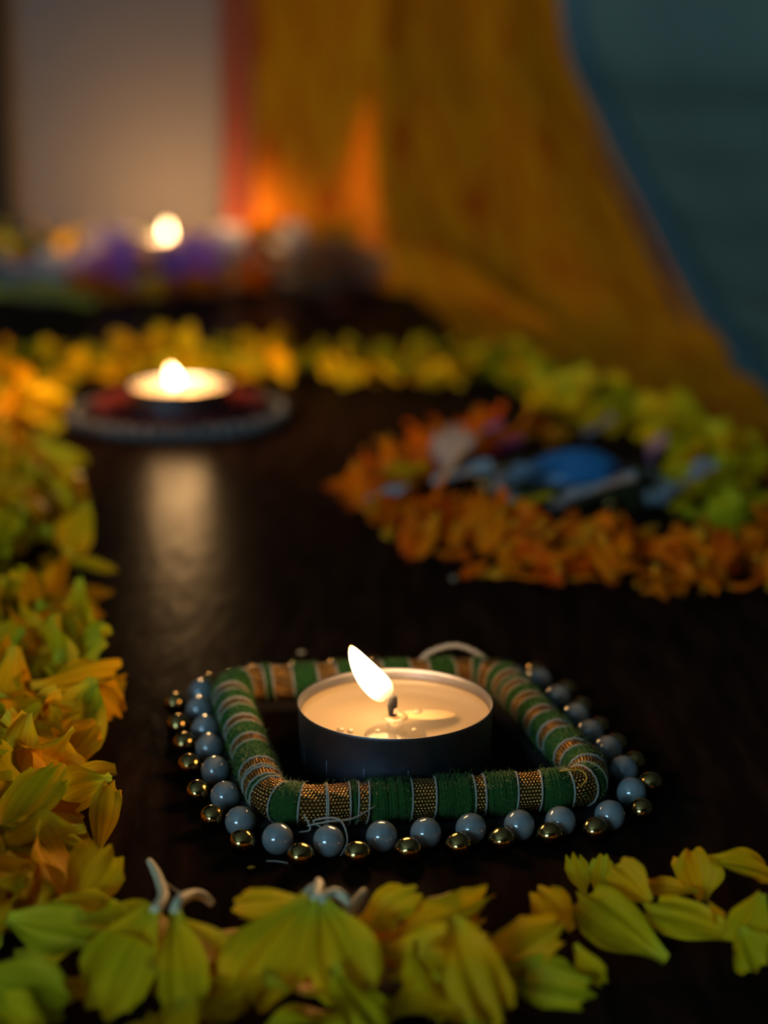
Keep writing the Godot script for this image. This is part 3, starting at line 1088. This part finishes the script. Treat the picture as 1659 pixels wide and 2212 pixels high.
func make_back_flowers() -> void:
	var orchid := [[3, 1.0, .62, .25, .1], [3, .95, .8, .6, .1]]
	var pompon := [[9, 1.0, .55, .15, .25], [8, .9, .5, .6, .2], [6, .75, .45, 1.1, .1]]
	flower("purple_flower", "purple flower left of the back candle flame", Vector3(-172, 12, -1062), 27, orchid, M.purple_petal, M.magenta_petal, Vector3(1.0, .2, .1))
	flower("purple_flower", "purple flower directly below the back candle flame", Vector3(-141, 4, -1058), 25, orchid, M.purple_petal, M.magenta_petal, Vector3(1.0, 1.0, 0))
	flower("purple_flower", "purple flower right of the back candle flame", Vector3(-111, 11, -1056), 26, orchid, M.purple_petal, M.magenta_petal, Vector3(1.0, -.4, -.1))
	flower("magenta_flower", "magenta flower just left under the back flame", Vector3(-160, 10, -1085), 20, orchid, M.magenta_petal, M.yellow_petal_0, Vector3(.8, .5, 0))
	flower("magenta_flower", "magenta flower just right under the back flame", Vector3(-128, 10, -1085), 21, orchid, M.magenta_petal, M.purple_petal, Vector3(.8, -.2, 0))
	flower("marigold", "small yellow marigold glowing right beneath the back flame", Vector3(-151, 10, -1064), 10, pompon, M.yellow_petal_0, M.yellow_petal_0, Vector3(.7, 0, 0))
	flower("marigold", "orange marigold at the front left of the back flowers", Vector3(-178, 2, -1010), 13, pompon, M.orange_petal_0, M.orange_petal_0, Vector3(.3, 0, 0))
	flower("marigold", "orange marigold at the front right under the purple flowers", Vector3(-112, 2, -1006), 14, pompon, M.orange_petal_0, M.orange_petal_0, Vector3(.3, .5, 0))
	flower("marigold", "dim yellow marigold between the two orange ones", Vector3(-133, 1, -1000), 13.5, pompon, M.yellow_petal_0, M.orange_petal_0, Vector3(.3, 1, 0))
	flower("marigold", "tall yellow marigold at the foot of the red border", Vector3(-88, 9, -1185), 20, pompon, M.yellow_petal_0, M.yellow_petal_0, Vector3(.9, 0, 0))
	flower("pale_flower", "pale blue flower right of the tall yellow marigold", Vector3(-58, 6, -1150), 25, orchid, M.pale_blue_petal, M.white_petal, Vector3(.4, .3, -.1))
	flower("pale_flower", "grey-white flower left of the tall yellow marigold", Vector3(-106, 10, -1150), 20, orchid, M.white_petal, M.white_petal, Vector3(.8, .2, 0))
	flower("pale_flower", "pale blue flower at the left edge behind the green leaf", Vector3(-226, 2, -1030), 22, orchid, M.pale_blue_petal, M.white_petal, Vector3(.4, .8, 0))
	flower("pale_flower", "dim blue-grey flower beside the left orange marigold", Vector3(-200, 2, -1020), 16, orchid, M.pale_blue_petal, M.white_petal, Vector3(.4, .1, 0))
	flower("pale_flower", "warm-lit white flower near the left edge at the back", Vector3(-212, 6, -1085), 15, orchid, M.white_petal, M.orange_petal_0, Vector3(.5, .1, 0))
	flower("pale_flower", "warm-lit white flower left of the purple flowers", Vector3(-196, 8, -1080), 13, orchid, M.white_petal, M.orange_petal_0, Vector3(.6, .6, 0))
	var put_leaf := func(called: String, label: String, p: Vector3, l: float, w: float, rot: Vector3, mt: Material, sd: int, cat: String):
		var o := put(called, petal_mesh(l, w, .25, -.12, .5, sd), mt)
		o.position = p * MM
		o.rotation = rot
		tag(o, label, cat)
	put_leaf.call("green_leaf", "bright yellow-green leaf at left edge before the back flowers", Vector3(-226, 9, -945), 64, 34, Vector3(-.1, PI / 2, -.5), M.green_leaf, 401, "leaf")
	put_leaf.call("dry_leaf", "large curled brown dry leaf at the foot of the yellow cloth", Vector3(-64, 13, -1046), 64, 48, Vector3(-.1, 1.5, .55), M.brown_leaf, 402, "leaf")
	put_leaf.call("dry_leaf", "smaller brown dry leaf below the pale blue flower", Vector3(-66, 5, -1015), 40, 30, Vector3(-.1, 1.3, .3), M.brown_leaf, 403, "leaf")
	put_leaf.call("red_petal", "bright red petal in front of the brown dry leaves", Vector3(-32, 2, -945), 13, 12, Vector3(-.3, 1.5, 0), M.red_petal, 404, "petal")
	put_leaf.call("red_petal", "dull red petal left of the bright red one", Vector3(-62, 2, -925), 12, 9, Vector3(-.2, 1.4, 0), M.red_petal, 405, "petal")
	# a loose bed of petals beneath and around the flowers
	var bed := []
	for i in 150:
		var ang := rng.randf() * TAU
		var rr := rng.randf_range(58, 118)
		var c := Vector2(-140 + cos(ang) * rr * 1.05, -1100 + sin(ang) * rr)
		if c.y < -1130:
			continue
		var m: Mesh = petals[rng.randi() % petals.size()]
		bed.append({"mesh": m, "mat": [M.orange_petal_0, M.orange_petal_1, M.yellow_petal_0, M.red_petal, M.brown_leaf][rng.randi() % 5], "at": dropped(m, c.x, c.y, .5, 7.0)})
	for q in [[M.orange_petal_0, "orange"], [M.orange_petal_1, "dark orange"], [M.yellow_petal_0, "yellow"], [M.red_petal, "red"], [M.brown_leaf, "brown"]]:
		lay(bed.filter(func(p): return p.mat == q[0]), "bed_petal", q[1] + " petal in the bed under the back flowers", q[1] + " petals under the back flowers")
	var wallside := scatter(poly([[-300, -1250], [-200, -1262], [-118, -1255], [-118, -1296], [-300, -1296]]), 60, petals, [M.yellow_petal_1, M.yellow_petal_0, M.green_leaf], .6, 10.0)
	lay(wallside, "garland_petal", "dim yellow-green petal in the row along the grey wall", "petals along the grey wall")


func make_crumbs() -> void:
	for q in [["pale sliver of petal lying alone on the dark wood before the orange ring", 18.8, -438.6, 5.0, 1.6, M.stalk, 1.5], ["tiny tan crumb on the wood behind the green holder's left corner", -19.6, -379.0, 2.2, 1.4, M.stalk, .4], ["tiny brown crumb in front of the green holder's left pearls", -23.0, -268.0, 1.6, 1.0, M.gold_thread, .2], ["tiny yellow crumb below the holder near the front border", -21.6, -254.5, 1.6, 1.2, M.yellow_petal_1, 2.0]]:
		var st := begin()
		var rows := []
		for i in 7:
			var u := i / 6.0 * 2 - 1
			var row := PackedVector3Array()
			for k in 9:
				var a := TAU * k / 8
				var rr := (1.0 - u * u) * .5 + .02
				row.append(Vector3(u * q[3] / 2, .3 + sin(a) * rr * .6 + .15 * u * u, cos(a) * rr * q[4] + .3 * u * u))
			rows.append(row)
		skin(st, rows)
		var o := put("crumb", done(st), q[5])
		o.position = Vector3(q[1], 0, q[2]) * MM
		o.rotation.y = q[6]
		tag(o, q[0], "crumb")


func make_heroes() -> void:
	hero("broad yellow petal with a thick pale curved stalk, left of centre in the front border", Vector3(-34.6, 11, -232.7), Vector3(-43.1, 2, -220.2), 12, 0.5, -0.12, 0.18, 0.5, 1, [Vector3(-38.3, 9, -252.9), Vector3(-36.8, 9.5, -248.6), Vector3(-35.2, 10, -243.2), Vector3(-33.9, 11, -236.6), Vector3(-34.6, 11, -232.2)])
	hero("narrow green-yellow petal with a drooping pinkish stalk, beside the broad stalked petal", Vector3(-31.5, 11, -231.9), Vector3(-26.7, 2, -215.3), 7.5, 0.6, -0.1, 0.25, 0.4, 1, [Vector3(-26.8, 8, -240.1), Vector3(-28.1, 9.5, -239.8), Vector3(-29.7, 10.5, -238.5), Vector3(-31.0, 12, -233.6), Vector3(-31.6, 11, -231.7)])
	hero("thin rolled orange-edged petal reaching right from the two stalked petals", Vector3(-30.8, 11, -229.8), Vector3(-20.9, 8, -224.6), 2.4, 0.5, -0.1, 0.5, 0.3, 0, [])
	hero("large olive petal fanning down left below a tuft of pale stalks in the front border", Vector3(-11.0, 13, -232.5), Vector3(-19.7, 3, -218.6), 13, 0.5, -0.1, 0.1, 0.5, 1, [Vector3(-10.2, 12, -240.0), Vector3(-9.9, 12.5, -236.5), Vector3(-10.3, 13, -232.2)])
	hero("olive petal fanning down right below a pinkish arched stalk in the front border", Vector3(-9.6, 13, -231.8), Vector3(-2.3, 3, -218.0), 11, 0.55, -0.12, 0.12, 0.5, 1, [Vector3(-5.3, 11, -232.5), Vector3(-5.9, 12.5, -233.2), Vector3(-7.6, 13, -234.0), Vector3(-9.7, 13, -231.6)])
	hero("golden petal lying sideways along the top left of the stalk tuft", Vector3(-12.2, 12.5, -232.7), Vector3(-22.8, 10, -233.5), 5.5, 0.5, -0.05, 0.2, 0.4, 0, [])
	hero("thin bent golden stalked petal right of the pinkish arched stalk", Vector3(-5.9, 10, -230.9), Vector3(2.1, 9, -231.4), 3, 0.5, -0.1, 0.3, 0.3, 0, [Vector3(-3.0, 11, -238.6), Vector3(-4.6, 10.5, -235.1), Vector3(-5.9, 10, -230.9)])
	hero("frilled golden petal topping the middle clump of the front border", Vector3(-1.0, 6, -230.5), Vector3(16.1, 10, -237.5), 8, 0.35, 0.05, 0.12, 1.2, 0, [])
	hero("green-lit petal in the middle of the clump right of the stalk tuft", Vector3(-1.0, 5, -230.2), Vector3(15.1, 9, -226.5), 6.5, 0.7, -0.05, 0.1, 0.6, 1, [])
	hero("lowest green-lit petal of the clump right of the stalk tuft", Vector3(0.4, 3, -226.9), Vector3(14.5, 5, -226.1), 5.5, 0.7, -0.05, 0.1, 0.6, 1, [])
	hero("dark olive cupped petal standing behind the middle clump of the front border", Vector3(-3.9, 6, -236.2), Vector3(5.0, 12, -237.1), 6, 0.6, -0.15, 0.3, 0.6, 1, [])
	hero("crinkled golden petal leaning on the right clump of the front border", Vector3(12.5, 2, -228.0), Vector3(26.2, 10, -230.9), 8, 0.4, -0.05, 0.15, 0.8, 0, [])
	hero("pale green petal pointing right along the bottom of the right clump", Vector3(15.6, 3, -226.9), Vector3(30.7, 4, -224.6), 8, 0.7, -0.05, 0.1, 0.7, 2, [])
	hero("upright golden petal with two frilled tips behind the right clump", Vector3(29.5, 3, -240.9), Vector3(24.5, 9, -243.6), 6.5, 0.7, -0.1, 0.2, 0.8, 0, [])
	hero("small olive petal curling down the right end of the right clump", Vector3(28.5, 7, -229.4), Vector3(31.8, 1, -227.1), 4, 0.6, -0.2, 0.3, 0.5, 1, [])
	hero("small frilled petal hanging below the right clump onto bare wood", Vector3(16.0, 5, -228.1), Vector3(7.1, 1, -219.4), 5, 0.6, -0.1, 0.2, 1.0, 1, [])
	hero("left one of two upright green petals below the holder's front right corner", Vector3(33.3, 1, -256.8), Vector3(32.1, 8, -257.4), 4, 0.9, -0.1, 0.25, 0.9, 2, [])
	hero("right one of two upright green petals below the holder's front right corner", Vector3(35.5, 1, -256.8), Vector3(36.1, 8, -257.4), 4, 0.9, -0.1, 0.25, 0.6, 2, [])
	hero("folded golden petal standing between upright green petals and the curled petal", Vector3(42.6, 5, -246.3), Vector3(36.2, 9, -249.3), 7, 0.7, -0.25, 0.35, 0.4, 0, [])
	hero("broad olive petal with a sharp point hanging towards the bottom right wood", Vector3(43.4, 1, -234.8), Vector3(30.2, 6, -245.1), 9.5, 0.55, -0.1, 0.15, 0.5, 1, [])
	hero("long green petal pointing right in the right-hand end of front border", Vector3(56.3, 1.5, -239.9), Vector3(41.6, 6, -244.4), 7, 0.5, -0.1, 0.2, 0.5, 1, [])
	hero("thin golden strip petal lying behind the right-hand end of the front border", Vector3(51.3, 4, -251.3), Vector3(42.6, 5, -253.4), 3.5, 0.6, -0.1, 0.3, 0.4, 0, [])
	hero("upright curled golden petal at the right edge, in front of the holder", Vector3(52.1, 2, -252.8), Vector3(51.6, 10, -255.4), 8, 0.6, -0.2, 0.4, 0.7, 0, [])
	hero("golden petal arching right from the upright curled petal's top", Vector3(52.9, 8, -254.6), Vector3(63.7, 6, -254.7), 6, 0.4, -0.25, 0.3, 0.5, 0, [])
	hero("short golden petal drooping under the upright curled petal", Vector3(50.7, 8, -240.6), Vector3(53.8, 1, -245.3), 3, 0.7, -0.2, 0.3, 0.6, 0, [])
	hero("greenish petal standing at the right edge of the front border", Vector3(59.2, 9, -241.7), Vector3(54.8, 3, -235.2), 6.5, 0.6, -0.1, 0.2, 0.5, 1, [])
	hero("lowest petal at the right edge of the front border", Vector3(54.9, 6, -236.2), Vector3(58.0, 1, -233.1), 7.5, 0.6, -0.15, 0.2, 0.6, 1, [])
	hero("bright golden pleated petal pointing right, level with the holder's back left corner", Vector3(-73.1, 9, -331.3), Vector3(-56.4, 10, -341.1), 11, 0.3, -0.05, 0.12, 0.9, 0, [])
	hero("golden curled petal bending down beneath the bright pleated petal", Vector3(-62.0, 9, -336.8), Vector3(-55.0, 3, -332.2), 6, 0.6, -0.3, 0.4, 0.7, 0, [])
	hero("green petal with a golden rim pointing right, below the pleated petal", Vector3(-75.8, 9, -310.9), Vector3(-60.7, 11, -314.9), 8, 0.5, 0.1, 0.15, 0.8, 1, [])
	hero("greenish frilled petal at left edge beneath the pleated petal", Vector3(-80.2, 8, -328.6), Vector3(-64.2, 9, -305.0), 9, 0.4, -0.1, 0.15, 0.9, 1, [])
	hero("cup-shaped golden petal open towards the candle, left of the pearl row", Vector3(-62.8, 3, -305.5), Vector3(-55.4, 10, -308.4), 9, 0.5, 0.1, 0.45, 0.6, 0, [])
	hero("small orange-lit petal tucked under the cup-shaped petal", Vector3(-65.1, 7, -299.5), Vector3(-56.6, 4, -296.6), 6, 0.5, -0.1, 0.3, 0.6, 0, [])
	hero("large two-tone petal standing at the left edge, level with the holder's front", Vector3(-64.7, 8, -258.3), Vector3(-58.3, 15, -278.7), 9.5, 0.4, -0.05, 0.12, 0.4, 1, [])
	hero("golden petal leaning out from beneath the large two-tone petal", Vector3(-61.9, 9, -271.5), Vector3(-52.3, 3, -269.4), 7, 0.55, -0.1, 0.15, 0.4, 0, [])
	hero("lone upright narrow petal curving up beside the front left pearls", Vector3(-50.0, 1, -271.7), Vector3(-47.7, 12, -277.5), 5.5, 0.7, -0.2, 0.35, 0.5, 0, [])
	hero("cupped golden petal opening right at the inner corner of the border", Vector3(-50.3, 4, -245.8), Vector3(-43.9, 10, -253.9), 10, 0.6, 0.05, 0.35, 0.5, 0, [])
	hero("small frilled petal at the left edge below the two-tone petal", Vector3(-62.4, 9, -255.4), Vector3(-56.9, 5, -250.2), 7.5, 0.6, -0.1, 0.2, 0.8, 0, [])
	hero("orange-lit petal lying behind the broad stalked petal", Vector3(-53.0, 6, -245.1), Vector3(-40.7, 8, -236.4), 7, 0.4, -0.1, 0.2, 0.6, 0, [])
	hero("smooth green petal lying across the bottom left corner, upper one", Vector3(-57.8, 8, -235.4), Vector3(-44.5, 7, -230.1), 8.5, 0.55, -0.1, 0.12, 0.4, 2, [])
	hero("pale green rounded petal in the bottom left corner, lower one", Vector3(-58.5, 8, -218.3), Vector3(-45.3, 5, -218.4), 10, 0.55, -0.1, 0.15, 0.4, 2, [])
	hero("flat pointed petal reaching right onto bare wood with a pale tip", Vector3(-89.0, 4, -412.3), Vector3(-69.5, 3, -415.9), 5, 0.4, -0.05, 0.1, 0.3, 0, [])
	hero("short pointed petal reaching right just behind the flat pointed petal", Vector3(-86.2, 5, -439.3), Vector3(-70.2, 6, -431.6), 4.5, 0.4, -0.05, 0.2, 0.4, 0, [])
	hero("golden petal just in front of the flat pointed petal", Vector3(-84.9, 8, -381.6), Vector3(-67.9, 7, -387.0), 6, 0.4, -0.1, 0.2, 0.8, 0, [])
	hero("pale-tipped petal lying above the bright pleated petal", Vector3(-77.5, 6, -365.8), Vector3(-65.7, 5, -379.2), 6, 0.4, -0.1, 0.2, 0.6, 1, [])
	hero("orange-lit petal standing above the bright pleated petal", Vector3(-80.7, 8, -358.6), Vector3(-76.6, 10, -377.2), 6.5, 0.5, -0.1, 0.2, 0.6, 0, [])
